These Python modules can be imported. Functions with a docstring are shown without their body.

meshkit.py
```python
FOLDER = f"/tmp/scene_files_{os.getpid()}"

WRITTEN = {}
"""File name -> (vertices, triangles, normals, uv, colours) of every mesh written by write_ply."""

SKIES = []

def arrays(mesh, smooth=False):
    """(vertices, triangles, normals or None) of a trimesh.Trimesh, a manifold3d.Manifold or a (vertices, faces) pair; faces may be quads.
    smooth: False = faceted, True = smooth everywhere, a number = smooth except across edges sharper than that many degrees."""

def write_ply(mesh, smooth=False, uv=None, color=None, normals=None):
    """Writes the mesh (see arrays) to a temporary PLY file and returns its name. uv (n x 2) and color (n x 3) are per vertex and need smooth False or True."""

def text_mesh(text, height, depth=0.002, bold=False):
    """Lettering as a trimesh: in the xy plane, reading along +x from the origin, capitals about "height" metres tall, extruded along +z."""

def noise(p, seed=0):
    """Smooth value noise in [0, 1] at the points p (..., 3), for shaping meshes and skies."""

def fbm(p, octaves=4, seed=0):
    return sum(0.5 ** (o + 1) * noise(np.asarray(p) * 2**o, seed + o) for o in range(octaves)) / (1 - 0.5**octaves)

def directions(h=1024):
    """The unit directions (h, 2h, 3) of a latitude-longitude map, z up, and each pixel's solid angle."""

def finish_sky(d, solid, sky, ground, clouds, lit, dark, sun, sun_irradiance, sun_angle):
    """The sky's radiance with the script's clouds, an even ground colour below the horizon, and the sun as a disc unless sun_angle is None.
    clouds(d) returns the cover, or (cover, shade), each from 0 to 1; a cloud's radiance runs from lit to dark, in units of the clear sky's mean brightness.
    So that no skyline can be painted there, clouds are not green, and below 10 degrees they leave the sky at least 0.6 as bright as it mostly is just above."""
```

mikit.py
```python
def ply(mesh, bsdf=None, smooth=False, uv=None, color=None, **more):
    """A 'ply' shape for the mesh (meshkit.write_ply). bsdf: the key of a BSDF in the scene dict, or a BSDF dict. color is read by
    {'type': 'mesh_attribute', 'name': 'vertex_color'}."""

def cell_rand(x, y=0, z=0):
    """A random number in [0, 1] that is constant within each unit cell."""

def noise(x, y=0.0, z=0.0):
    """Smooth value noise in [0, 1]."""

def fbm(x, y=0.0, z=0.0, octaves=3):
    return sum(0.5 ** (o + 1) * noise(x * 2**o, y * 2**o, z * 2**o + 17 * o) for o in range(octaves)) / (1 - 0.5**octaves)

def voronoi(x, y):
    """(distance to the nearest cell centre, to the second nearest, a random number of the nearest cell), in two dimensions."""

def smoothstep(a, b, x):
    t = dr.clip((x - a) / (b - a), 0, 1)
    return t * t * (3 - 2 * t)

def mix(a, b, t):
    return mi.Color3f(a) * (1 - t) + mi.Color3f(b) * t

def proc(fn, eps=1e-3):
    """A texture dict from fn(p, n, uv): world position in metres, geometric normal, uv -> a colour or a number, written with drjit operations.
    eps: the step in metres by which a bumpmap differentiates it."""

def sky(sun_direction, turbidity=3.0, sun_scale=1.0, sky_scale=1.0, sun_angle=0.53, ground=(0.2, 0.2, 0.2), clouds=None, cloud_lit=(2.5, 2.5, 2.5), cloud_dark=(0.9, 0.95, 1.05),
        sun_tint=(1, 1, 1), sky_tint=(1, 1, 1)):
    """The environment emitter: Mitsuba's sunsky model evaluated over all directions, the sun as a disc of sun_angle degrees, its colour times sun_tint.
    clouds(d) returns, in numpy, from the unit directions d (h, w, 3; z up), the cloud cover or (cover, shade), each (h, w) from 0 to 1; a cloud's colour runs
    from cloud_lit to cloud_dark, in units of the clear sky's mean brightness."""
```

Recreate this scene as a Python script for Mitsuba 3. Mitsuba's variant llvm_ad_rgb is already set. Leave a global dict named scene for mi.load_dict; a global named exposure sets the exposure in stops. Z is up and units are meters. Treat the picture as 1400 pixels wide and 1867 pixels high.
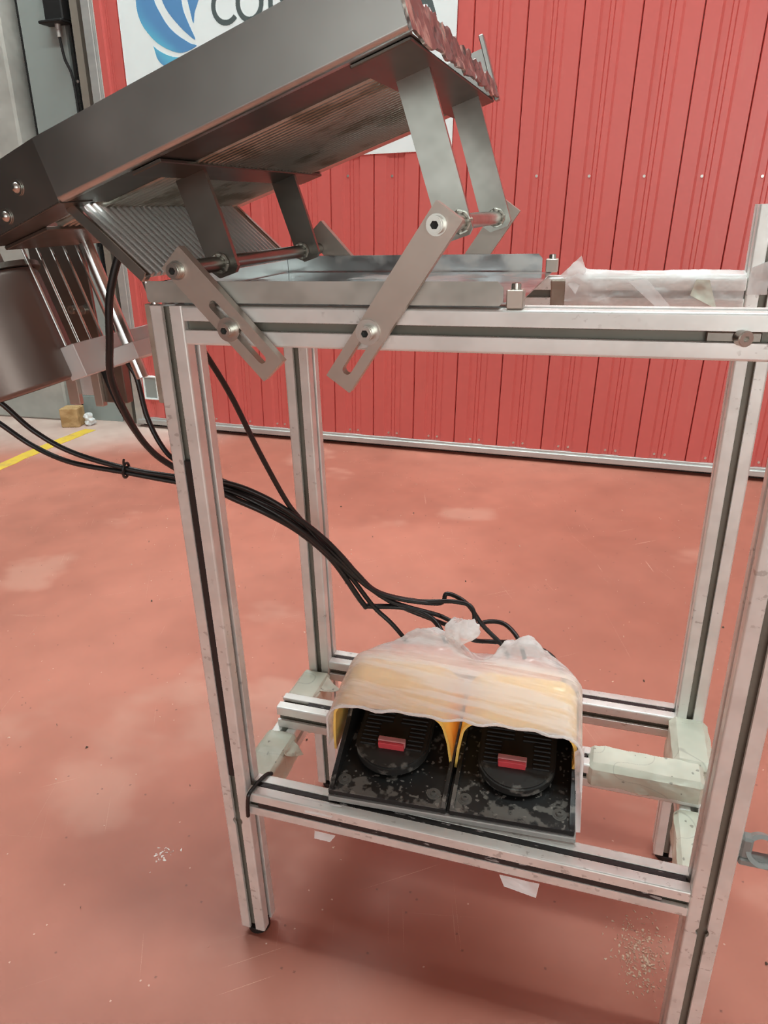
import math, random
import numpy as np, trimesh, mitsuba as mi, drjit as dr
import manifold3d as m3
from shapely.geometry import Polygon, Point, box as sbox, LineString
from shapely import affinity
from shapely.ops import unary_union
import mikit, meshkit
from mikit import ply, proc, noise, fbm, voronoi, smoothstep, mix, cell_rand

random.seed(7)
rng = np.random.default_rng(11)
T = mi.ScalarTransform4f
ZO = 0.018                      # the stand's post ends sit 18 mm above the floor (feet)

# ------------------------------------------------------------------ camera, light, exposure
cam = np.array([0.528, -0.7482, 1.1515 + ZO])
yaw, pitch, roll, f_px = -0.3137, 0.4012, 0.0288, 1301.49
fwd = np.array([math.sin(yaw) * math.cos(pitch), math.cos(yaw) * math.cos(pitch), -math.sin(pitch)])
r0 = np.array([math.cos(yaw), -math.sin(yaw), 0.0])
d0 = np.cross(fwd, r0)
right = r0 * math.cos(roll) + d0 * math.sin(roll)
down = np.cross(fwd, right)
scene, labels = {}, {}
scene['camera'] = {'type': 'perspective', 'fov': math.degrees(2 * math.atan(700 / f_px)), 'fov_axis': 'x', 'near_clip': 0.02, 'far_clip': 100.0,
                   'to_world': T().look_at(origin=cam.tolist(), target=(cam + fwd).tolist(), up=(-down).tolist())}
exposure = 0.12
SKYLIGHTS = [   # roof light panels: centre x, y, half size x, y, radiance
    (-2.2, .06, 1.2, .15, 34.0), (0.4, .06, 1.2, .15, 34.0), (3.0, .06, 1.2, .15, 26.0),
    (-1.6, 2.2, 0.8, 0.5, 15.0), (1.0, 2.2, 0.8, 0.5, 8.0), (3.6, 2.2, 0.8, 0.5, 3.0)]
CEIL = 5.0

# ------------------------------------------------------------------ materials
def rgb(r, g, b): return {'type': 'rgb', 'value': [r, g, b]}
def mat(name, d): scene['mat_' + name] = d; return 'mat_' + name
def pr(col, rough=0.5, metal=0.0, spec=0.5, **k):
    if isinstance(col, tuple): col = rgb(*col)
    return {'type': 'principled', 'base_color': col, 'roughness': rough if not isinstance(rough, dict) else rough, 'metallic': metal, 'specular': spec, **k}
def two(d): return {'type': 'twosided', 'bsdf': d}

def f_floor(p, n, uv):
    x, y = p.x, p.y
    a = fbm(x * 1.3 + 5, y * 1.3, 0, 4)
    b = fbm(x * 9, y * 9, 3, 3)
    c = mix((.38, .134, .094), (.50, .188, .134), smoothstep(.3, .7, a))
    c = c * (0.90 + 0.2 * b)
    # wear: pale scuffs
    w = smoothstep(.66, .8, fbm(x * 2.2 + 9, y * 3.1, 7, 5)) * .35
    c = mix(c, (.62, .36, .28), w)
    # fine scratches in several directions
    for k, (ca, sa) in enumerate(((.8, .6), (.3, -.95), (.97, .2), (-.5, .86))):
        u, v = x * ca + y * sa, -x * sa + y * ca
        s = noise(u * 3.0 + 31 * k, v * 300.0, k)
        m = smoothstep(.95, .99, s) * smoothstep(.62, .8, noise(u * 6 + 7, v * 11, 5 + k))
        c = mix(c, (.68, .42, .33), m * .40)
    sp = cell_rand(dr.floor(x * 330), dr.floor(y * 330), 2)
    c = mix(c, (.75, .55, .46), dr.select(sp > .9996, .6, 0.0))
    sp = cell_rand(dr.floor(x * 260), dr.floor(y * 260), 9)
    c = mix(c, (.12, .05, .04), dr.select(sp > .9991, .5, 0.0))
    # concrete dust along the left wall
    d = smoothstep(2.05, 2.62, y + .35 * (fbm(x * 3, y * 3, 1, 3) - .5) - .25 * (x + 2.2)) * smoothstep(-1.35, -1.95, x)
    c = mix(c, mix((.50, .36, .31), (.62, .50, .44), b), d * .9)
    return c
mat('floor', pr(proc(f_floor), proc(lambda p, n, uv: .40 + .25 * fbm(p.x * 4, p.y * 4, 2, 3)), 0.0, .5))
mat('yellow_paint', pr(proc(lambda p, n, uv: mix((.72, .50, .06), (.55, .36, .12), smoothstep(.55, .8, fbm(p.x * 14, p.y * 14, 2, 4)))), .55))
def f_conc(p, n, uv):
    a = fbm(p.x * 1.7, p.y * 1.7, p.z * 1.7, 4); b = fbm(p.x * 14, p.y * 14, p.z * 14, 3)
    c = mix((.36, .36, .33), (.50, .50, .46), smoothstep(.3, .7, a)) * (.85 + .3 * b)
    return mix(c, (.22, .23, .21), smoothstep(.62, .75, fbm(p.x * 3 + 4, p.z * 1.1, 2, 3)) * .5)
mat('concrete', {'type': 'bumpmap', 'nested_texture': proc(lambda p, n, uv: fbm(p.x * 30, p.y * 30, p.z * 30, 3)), 'scale': .0012, 'bsdf': two(pr(proc(f_conc), .85, 0, .2))})
mat('hall', two(pr((.50, .51, .50), .8, 0, .2)))
mat('hall_dark', two(pr((.045, .045, .042), .8, 0, .2)))
mat('ceiling', two(pr((.45, .46, .46), .8, 0, .2)))
def f_door(p, n, uv):
    a = fbm(p.x * 2, 3, p.z * 1.2, 3)
    c = mix((.56, .112, .100), (.64, .132, .116), a)
    return mix(c, (.62, .22, .17), smoothstep(.72, .8, fbm(p.x * 40, 2, p.z * 3, 3)) * .12)
mat('door_red', pr(proc(f_door), .33, 0.0, .6))
mat('door_gap', pr((.02, .012, .012), .8))
mat('galvanised', two(pr(proc(lambda p, n, uv: mix((.42, .43, .42), (.60, .60, .57), fbm(p.x * 7, p.y * 7, p.z * 22, 3))), .5, .55)))
mat('zinc', pr((.66, .66, .62), .3, .9))
mat('column_paint', two(pr(proc(lambda p, n, uv: mix((.22, .26, .25), (.31, .35, .33), fbm(p.x * 3, p.y * 3, p.z * 1.2, 4))), .55)))
mat('rust_steel', two(pr(proc(lambda p, n, uv: mix((.22, .20, .17), (.30, .26, .21), fbm(p.x * 20, p.y * 20, p.z * 6, 3))), .6, .3)))
mat('black_matt', two(pr((.012, .012, .012), .55, 0, .4)))
mat('sign_white', pr((.80, .88, .88), .35, 0, .5))
def f_blue(p, n, uv):
    t = smoothstep(1.72, 2.1, p.z) * .5 + .5 * smoothstep(-1.85, -1.4, p.x)
    g = smoothstep(.18, 0.0, dr.abs(t - .42))
    return mix((.11, .28, .53), (.13, .48, .67), g)
mat('sign_blue', pr(proc(f_blue), .35))
mat('sign_grey', pr((.085, .11, .11), .4))

def f_alu(p, n, uv):
    b = fbm(p.x * 25, p.y * 25, p.z * 25, 4)
    c = mix((.75, .775, .745), (.84, .868, .838), smoothstep(.3, .7, b))
    s = smoothstep(.66, .76, fbm(p.x * 140 + 3, p.y * 140, p.z * 140, 3)) * smoothstep(.5, .62, fbm(p.x * 9, p.y * 9, p.z * 9 + 5, 2))
    return mix(c, (.30, .28, .25), s * .45)
mat('alu', two(pr(proc(f_alu), proc(lambda p, n, uv: .36 + .16 * fbm(p.x * 30, p.y * 30, p.z * 30, 3)), .5, .5)))
mat('groove', two(pr(proc(lambda p, n, uv: mix((.13, .125, .10), (.24, .235, .20), fbm(p.x * 9, p.y * 9, p.z * 9, 3))), .5, .4)))  # dark colour stands for the shade deep inside the profile slots
mat('black_strip', pr(proc(lambda p, n, uv: mix((.014, .014, .014), (.42, .42, .42), smoothstep(.64, .7, fbm(p.x * 55, p.y * 160, p.z * 160, 4)) * smoothstep(.5, .6, noise(p.x * 9 + 3, p.y * 9, p.z * 9)) * .7)), .45))
mat('black_rubber', pr((.013, .013, .013), .42, 0, .5))
def f_plate(p, n, uv):
    a = fbm(p.x * 6, p.y * 6, p.z * 6, 4); b = fbm(p.x * 26 + 3, p.y * 26, p.z * 14, 3)
    return mix((.47, .485, .46), (.61, .63, .60), smoothstep(.3, .7, a)) * (.93 + .14 * b)
mat('stainless', two(pr(proc(f_plate), proc(lambda p, n, uv: .22 + .16 * fbm(p.x * 8, p.y * 8, p.z * 8, 3)), 1.0)))
mat('stainless_smooth', two(pr((.23, .19, .17), .45, .9)))
def f_leg(p, n, uv):
    a = fbm(p.x * 18, p.y * 18, p.z * 18, 4)
    return mix((.37, .385, .345), (.55, .57, .525), smoothstep(.25, .75, a))
mat('dull_steel', two(pr(proc(f_leg), .27, 1.0)))
mat('brown_steel', two(pr(proc(lambda p, n, uv: mix((.17, .155, .135), (.29, .275, .245), fbm(p.x * 18, p.y * 18, p.z * 18, 4))), .3, 1.0)))
mat('dark_steel', two(pr(proc(lambda p, n, uv: mix((.20, .19, .17), (.30, .29, .26), fbm(p.x * 14, p.y * 14, p.z * 14, 3))), .32, .95)))
mat('dirty_steel', two(pr(proc(lambda p, n, uv: mix((.085, .08, .07), (.17, .16, .14), fbm(p.x * 30, p.y * 12, p.z * 30, 4))), .38, .85)))  # darkest steel tone, used for the underside pieces of the trough
mat('weld', two(pr(proc(lambda p, n, uv: mix((.36, .35, .31), (.75, .72, .62), fbm(p.x * 200, p.y * 200, p.z * 200, 2))), .45, .85)))
mat('bar_steel', two(pr(proc(lambda p, n, uv: mix((.46, .41, .355), (.55, .495, .435), fbm(p.x * 22, p.y * 22, p.z * 22, 4))), .40, .72)))
mat('chrome', two(pr((.72, .72, .70), .13, 1.0)))
mat('bolt_steel', two(pr((.62, .61, .56), .26, 1.0)))
mat('ribbed', two(pr(proc(lambda p, n, uv: mix((.47, .455, .40), (.26, .24, .19), smoothstep(.48, .70, fbm(p.x * 22, p.y * 22, p.z * 22, 4)))), .28, .85)))
mat('ribbed_clean', two(pr((.72, .735, .71), .36, .6)))
mat('tray_steel', two(pr(proc(lambda p, n, uv: mix((.50, .53, .54), (.62, .62, .60), smoothstep(.45, .6, fbm(p.x * 16, p.y * 16, p.z * 16, 5)))), proc(lambda p, n, uv: .14 + .22 * smoothstep(.4, .6, fbm(p.x * 16, p.y * 16, p.z * 16, 5))), 1.0)))
def f_foil(p, n, uv):
    s = smoothstep(.52, .72, fbm(p.x * 60 + p.z * 25, p.y * 60, p.z * 38, 4))
    return mix((.27, .235, .225), (.70, .66, .58), s)
mat('lip_steel', two(pr(proc(f_leg), .45, .6)))
mat('foil', {'type': 'bumpmap', 'nested_texture': proc(lambda p, n, uv: fbm(p.x * 70, p.y * 70, p.z * 45, 3), 5e-4), 'scale': .006, 'bsdf': two(pr(proc(f_foil), .3, .75))})
def f_tape(p, n, uv):
    a = fbm(p.x * 12, p.y * 12, p.z * 12, 4)
    c = mix((.50, .51, .42), (.66, .66, .56), smoothstep(.3, .7, a))
    l = dr.abs(noise(p.x * 13 + 7, p.y * 22, p.z * 14) - .5)
    c = mix(c * .80, c, smoothstep(.0, .010, l))
    sp = fbm(p.x * 130, p.y * 130, p.z * 130, 2)
    return mix(c, (.10, .10, .08), smoothstep(.79, .84, sp) * .6)
mat('tape', {'type': 'bumpmap', 'nested_texture': proc(lambda p, n, uv: fbm(p.x * 45, p.y * 45, p.z * 45, 3), 5e-4), 'scale': .006, 'bsdf': two(pr(proc(f_tape), .42, 0, .5))})
mat('dirt_tape', two(pr(proc(lambda p, n, uv: mix((.22, .16, .11), (.46, .42, .36), fbm(p.x * 40, p.y * 40, p.z * 40, 4))), .6)))
FILM = {'type': 'blendbsdf', 'a': {'type': 'thindielectric', 'int_ior': 1.35}, 'b': {'type': 'principledthin', 'base_color': rgb(.985, .985, .98), 'roughness': .4, 'spec_trans': 0.0, 'diff_trans': 0.72, 'eta': 1.4}}
mat('film', {**FILM, 'weight': proc(lambda p, n, uv: .50 + .40 * smoothstep(.35, .7, fbm(p.x * 9 + 2, p.y * 80 + p.x * 9, p.z * 70, 4)))})
mat('film_thin', {**FILM, 'weight': proc(lambda p, n, uv: .55 + .40 * smoothstep(.35, .72, fbm(p.x * 30, p.y * 38, p.z * 38, 4)))})
mat('film_scrap', {**FILM, 'weight': .72})
mat('hood_yellow', two(pr((.93, .62, .15), .38, 0, .5)))
def f_black(p, n, uv):
    y = p.y - .018 - .055 * (p.x - .176)                       # depth behind the unit's front edge
    front = smoothstep(.055, .004, y)
    d = smoothstep(.50, .62, .55 * fbm(p.x * 105, p.y * 105, 2, 4) + .45 * fbm(p.x * 30 + 5, p.y * 38, 1, 3) + .17 * front - .095)
    sp = smoothstep(.74, .78, fbm(p.x * 170, p.y * 170, 2, 2))
    up = smoothstep(.3, .8, n.z)
    return mix(mix((.013, .013, .013), (.17, .163, .147), d * up * .85), (.34, .32, .29), sp * .5 * up)
mat('pedal_base', pr(proc(f_black), .42))
mat('pedal_black', pr(proc(lambda p, n, uv: mix((.020, .020, .019), (.15, .145, .13), smoothstep(.56, .74, fbm(p.x * 60, p.y * 60, p.z * 60, 4)) * smoothstep(.10, .07, p.y - .04 * p.x) )), .42))
mat('dusty', pr((.11, .105, .095), .5))
mat('red_plastic', pr((.62, .07, .085), .3))
mat('pink_plastic', pr((.55, .22, .22), .4))
mat('cable', pr((.011, .011, .011), .34, 0, .5))
mat('wood', pr(proc(lambda p, n, uv: mix((.50, .33, .16), (.34, .20, .08), smoothstep(.35, .7, fbm(p.x * 14, p.y * 50, p.z * 22, 4)))), .75))
mat('paper', pr((.66, .68, .68), .7))
mat('grey_plastic', pr((.24, .26, .25), .35))
mat('chip', pr((.72, .52, .42), .8))
mat('chip_dark', pr((.10, .08, .06), .8))
mat('sawdust', pr((.66, .50, .38), .8))
mat('white_smear', pr((.78, .74, .70), .7))
mat('pale_steel', two(pr((.66, .655, .64), .42, .35)))
mat('skylight', two(pr((.8, .8, .8), .6)))

# ------------------------------------------------------------------ helpers
def arr(m):
    if isinstance(m, trimesh.Trimesh): return m
    if hasattr(m, 'to_mesh'):
        k = m.to_mesh(); return trimesh.Trimesh(k.vert_properties[:, :3], k.tri_verts, process=False)
    return trimesh.Trimesh(m[0], m[1], process=False)
def join(*ms): return trimesh.util.concatenate([arr(m) for m in ms])
def tag(key, label=None, cat=None, group=None, kind=None):
    d = labels.setdefault(key, {})
    if label: d['label'] = label
    if cat: d['category'] = cat
    if group: d['group'] = group
    if kind: d['kind'] = kind
    return key
def fresh(key):
    used = lambda k: k in scene or k in labels or any(x.startswith(k + '__') for x in scene)
    if not used(key): return key
    n = 1
    while used(f'{key}_{n:03d}'): n += 1
    return f'{key}_{n:03d}'
def obj(name, mesh, m, parent=None, smooth=30, lift=True, label=None, cat=None, group=None, kind=None, **kw):
    key = fresh((parent + '__' if parent else '') + name)
    me = arr(mesh).copy()
    if lift: me.apply_translation([0, 0, ZO])
    scene[key] = ply(me, 'mat_' + m, smooth=smooth, **kw)
    if label or cat or group or kind: tag(key, label, cat, group, kind)
    return key
def thing(name, label, cat, group=None):
    key = fresh(name); return tag(key, label, cat, group)

def cbox(lo, hi, c=.0015):
    lo, hi = np.array(lo, float), np.array(hi, float); c = min(c, (hi - lo).min() / 2.5)
    pts = []
    for k in range(3):
        for s in np.ndindex(2, 2, 2):
            p = np.where(np.array(s) == 0, lo + c, hi - c); p[k] = (lo, hi)[s[k]][k]; pts.append(p)
    return trimesh.convex.convex_hull(np.array(pts))
def frame_mat(o, ex, ey, ez):
    M = np.eye(4); M[:3, 0], M[:3, 1], M[:3, 2], M[:3, 3] = ex, ey, ez, o; return M
def moved(m, o, ex=(1, 0, 0), ey=(0, 1, 0), ez=(0, 0, 1)):
    m = arr(m).copy(); m.apply_transform(frame_mat(np.array(o, float), np.array(ex, float), np.array(ey, float), np.array(ez, float))); return m
def extr(poly, h): return trimesh.util.concatenate([trimesh.creation.extrude_polygon(g, h, engine='earcut') for g in getattr(poly, 'geoms', [poly])])
def extr_along(poly, axis, a, b):
    """Polygon in the two other axes (y,z / x,z / x,y) extruded along axis from a to b."""
    m = extr(poly, b - a)
    if axis == 'x': return moved(m, (a, 0, 0), (0, 1, 0), (0, 0, 1), (1, 0, 0))
    if axis == 'y':
        m = moved(m, (0, b, 0), (1, 0, 0), (0, 0, 1), (0, -1, 0)); return m
    return moved(m, (0, 0, a))
def spline(P, n=8):
    P = np.array(P, float); Q = np.vstack([2 * P[0] - P[1], P, 2 * P[-1] - P[-2]]); out = []
    for i in range(1, len(Q) - 2):
        t = np.linspace(0, 1, n, endpoint=False)[:, None]; a, b, c, d = Q[i - 1:i + 3]
        out.append(.5 * (2 * b + (c - a) * t + (2 * a - 5 * b + 4 * c - d) * t**2 + (3 * b - a - 3 * c + d) * t**3))
    return np.vstack(out + [P[-1:]])
def tube(P, r, sides=10, n=8, smooth=True):
    p = spline(P, n) if smooth else np.array(P, float)
    t = np.gradient(p, axis=0); t /= np.linalg.norm(t, axis=1, keepdims=True)
    a = np.cross(t[0], [.3, .2, .93]); a /= np.linalg.norm(a); ring = []
    ang = np.arange(sides) * 2 * np.pi / sides
    rr = np.broadcast_to(r, (len(p),))
    for q, d, k in zip(p, t, rr):
        a = a - d * (a @ d); a /= np.linalg.norm(a); b = np.cross(d, a)
        ring.append(q + k * (np.cos(ang)[:, None] * a + np.sin(ang)[:, None] * b))
    v = np.vstack(ring + [p[:1], p[-1:]]); f = []
    for i in range(len(p) - 1):
        for j in range(sides):
            k = (j + 1) % sides; f += [[i * sides + j, i * sides + k, (i + 1) * sides + k], [i * sides + j, (i + 1) * sides + k, (i + 1) * sides + j]]
    e = len(p) * sides
    for j in range(sides):
        k = (j + 1) % sides; f += [[e, k, j], [e + 1, (len(p) - 1) * sides + j, (len(p) - 1) * sides + k]]
    return trimesh.Trimesh(v, f, process=False)
def rod(a, b, r, sides=20, ch=.0012):
    a, b = np.array(a, float), np.array(b, float); d = (b - a) / np.linalg.norm(b - a)
    return tube([a, a + d * ch, b - d * ch, b], np.array([r - ch, r, r, r - ch]), sides, smooth=False)
def lumpy(lo, hi, res=.006, c=.006, amp=.003, seed=0):
    m = m3.Manifold.hull_points(np.array(cbox(lo, hi, c).vertices, float)).refine_to_length(res)
    t = arr(m); t.merge_vertices(); n = t.vertex_normals
    d = (meshkit.fbm(t.vertices * 38, 3, seed) - .5) * 2 * amp
    t.vertices = t.vertices + n * d[:, None]; return t
def socket_bolt(r, h, rs=None):
    """Socket-head screw along +z, seat at z=0."""
    rs = rs or r * .5
    hexa = Polygon([(rs * math.cos(a), rs * math.sin(a)) for a in np.arange(6) * math.pi / 3])
    d = r * .14
    return join(extr(Point(0, 0).buffer(r, 12), h * .45), moved(extr(Point(0, 0).buffer(r, 12).difference(hexa), h * .55 - d), (0, 0, h * .45)),
                moved(extr(Point(0, 0).buffer(r - d, 12).difference(hexa), d), (0, 0, h - d)))
def washer(ro, ri, h): return extr(Point(0, 0).buffer(ro, 14).difference(Point(0, 0).buffer(ri, 8)), h)
def facing(m, o): return moved(m, o, (1, 0, 0), (0, 0, 1), (0, -1, 0))      # local +z towards -y
def patch(P, thick=.0012):
    """Thin solid sheet from a grid of points."""
    P = np.array(P, float); h, w = P.shape[:2]
    du, dv = np.gradient(P, axis=0), np.gradient(P, axis=1); n = np.cross(du, dv); n /= np.linalg.norm(n, axis=2, keepdims=True) + 1e-12
    A, B = (P + n * thick / 2).reshape(-1, 3), (P - n * thick / 2).reshape(-1, 3); N = h * w; f = []
    i, j = np.meshgrid(np.arange(h - 1), np.arange(w - 1), indexing='ij'); a = (i * w + j).ravel()
    q = np.stack([a, a + w, a + w + 1, a + 1], 1); f = [q[:, [0, 1, 2]], q[:, [0, 2, 3]], q[:, [2, 1, 0]] + N, q[:, [3, 2, 0]] + N]
    rim = list(range(w)) + [k * w + w - 1 for k in range(1, h)] + [(h - 1) * w + k for k in range(w - 2, -1, -1)] + [k * w for k in range(h - 2, 0, -1)]
    rim = np.array(rim); r2 = np.roll(rim, -1)
    f += [np.stack([rim, r2, r2 + N], 1), np.stack([rim, r2 + N, rim + N], 1)]
    return trimesh.Trimesh(np.vstack([A, B]), np.vstack(f), process=False)
def sheet(P):
    """A single layer from a grid of points (thin film)."""
    P = np.array(P, float); h, w = P.shape[:2]; i, j = np.meshgrid(np.arange(h - 1), np.arange(w - 1), indexing='ij'); a = (i * w + j).ravel()
    q = np.stack([a, a + w, a + w + 1, a + 1], 1); return trimesh.Trimesh(P.reshape(-1, 3), np.vstack([q[:, [0, 1, 2]], q[:, [0, 2, 3]]]), process=False)
LEAN = .036
def lean(m):
    m = arr(m).copy(); m.vertices[:, 0] += LEAN * m.vertices[:, 2]; return m

# ------------------------------------------------------------------ the hall
F0 = -ZO
X0, X1, Y0, Y1 = -5.0, 7.5, -9.0, 3.4
obj('floor', cbox((X0, Y0, F0 - .2), (X1, Y1, F0), .001), 'floor', smooth=False, kind='structure', label='red painted concrete workshop floor with scratches and pale dust')
def strip(P, w, z=.0012):
    P = np.array(P, float); d = np.gradient(P, axis=0); d /= np.linalg.norm(d, axis=1, keepdims=True); n = np.stack([-d[:, 1], d[:, 0]], 1)
    k = (meshkit.noise(np.c_[P * 30, P[:, :1] * 0]) - .5)[:, None] * .012
    L, R = P + n * (w / 2 + k), P - n * (w / 2 - k[::-1])
    return patch(np.stack([np.c_[L, np.full(len(P), F0 + z)], np.c_[R, np.full(len(P), F0 + z)]], 1), z * 1.6)
ty = np.linspace(2.66, -3.5, 90)
obj('yellow_line', strip(np.c_[-2.42 + .012 * np.sin(ty * 5) + 0 * ty, ty], .085), 'yellow_paint', 'floor', smooth=False, label='yellow painted floor line')
obj('wall_left', cbox((X0 - .2, Y0, F0), (X0, Y1, CEIL), .001), 'hall', smooth=False, kind='structure')
obj('door_2', cbox((X0 + .001, -8.2, F0), (X0 + .06, 2.4, 4.4), .004), 'hall_dark', smooth=False, kind='structure', label='added unseen dark panel on the left wall for dark reflections')  # added out of view so the bent trough end mirrors something dark
obj('wall_right', cbox((X1, Y0, F0), (X1 + .2, Y1, CEIL), .001), 'hall', smooth=False, kind='structure')
obj('wall_front', cbox((X0, Y0 - .2, F0), (X1, Y0, CEIL), .001), 'hall', smooth=False, kind='structure')
obj('wall_back', cbox((X0, Y1 - .2, F0), (X1, Y1, CEIL), .001), 'hall', smooth=False, kind='structure')
obj('ceiling', cbox((X0, Y0, CEIL), (X1, Y1, CEIL + .2), .001), 'ceiling', smooth=False, kind='structure')
for i, (x, y, a, b, L) in enumerate(SKYLIGHTS):
    k = f'window_{i + 1}'
    fr = join(cbox((x - a - .06, y - b - .06, CEIL - .08), (x - a, y + b + .06, CEIL - .001)), cbox((x + a, y - b - .06, CEIL - .08), (x + a + .06, y + b + .06, CEIL - .001)),
              cbox((x - a, y - b - .06, CEIL - .08), (x + a, y - b, CEIL - .001)), cbox((x - a, y + b, CEIL - .08), (x + a, y + b + .06, CEIL - .001)))
    tag(k, 'translucent roof light panel in the hall ceiling', kind='structure')
    obj('frame', fr, 'galvanised', k)
    v = np.array([[x - a, y - b, CEIL - .03 + ZO], [x + a, y - b, CEIL - .03 + ZO], [x + a, y + b, CEIL - .03 + ZO], [x - a, y + b, CEIL - .03 + ZO]])
    scene[k + '__pane'] = ply((v, np.array([[0, 2, 1], [0, 3, 2]])), 'mat_skylight', emitter={'type': 'area', 'radiance': rgb(L * .86, L * 1.0, L * .985)})

# added glowing panes behind the camera, to brighten metal fronts and reflections
gate = tag('window_7', 'added unseen glowing gate in the front wall that brightens the metal', kind='structure')
for gx in (-4.1, -2.35, -.6, 1.15, 2.9, 4.65, 6.4):
    obj('frame', cbox((gx - .05, Y0 + .001, F0), (gx + .05, Y0 + .06, 3.8)), 'galvanised', gate)
for gx, gl in ((-4.05, .5), (-2.3, .95), (-.55, 1.1), (1.2, 2.6), (2.95, 4.4), (4.7, 4.4)):
    v = np.array([[gx, Y0 + .03, .05], [gx + 1.65, Y0 + .03, .05], [gx + 1.65, Y0 + .03, 3.7], [gx, Y0 + .03, 3.7]])
    k = fresh('window_7__pane')
    scene[k] = ply((v, np.array([[0, 2, 1], [0, 3, 2]])), 'mat_skylight', emitter={'type': 'area', 'radiance': rgb(gl * .92, gl, gl * .98)})

# concrete pillar left of the door
def rough_block(lo, hi, amp, seed):
    m = m3.Manifold.hull_points(np.array(cbox(lo, hi, .012).vertices, float)).refine_to_length(.09); t = arr(m); t.merge_vertices()
    t.vertices = t.vertices + t.vertex_normals * ((meshkit.fbm(t.vertices * 6, 3, seed) - .5) * amp)[:, None]; return t
obj('wall_pillar', lean(rough_block((-4.9, 2.80, F0), (-2.68, 3.15, 4.6), .022, 3)), 'concrete', kind='structure', label='rough grey concrete wall beside the steel column')
# steel column
col = thing('steel_column', 'grey painted steel column between the concrete wall and the red door', 'column')
obj('flange', lean(cbox((-2.605, 2.86, F0), (-2.335, 2.88, 4.7))), 'column_paint', col)
obj('flange', lean(cbox((-2.605, 3.10, F0), (-2.335, 3.12, 4.7))), 'column_paint', col)
obj('web', lean(cbox((-2.477, 2.88, F0), (-2.463, 3.10, 4.7))), 'column_paint', col)
obj('stiffener', lean(cbox((-2.60, 2.855, F0), (-2.32, 2.859, F0 + .15))), 'column_paint', col, label='thicker plate at the foot')
obj('edge_seal', lean(cbox((-2.640, 2.885, F0), (-2.606, 2.92, 4.6))), 'black_matt', col)  # black strip stands in for the shade in the gap beside the pillar
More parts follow.
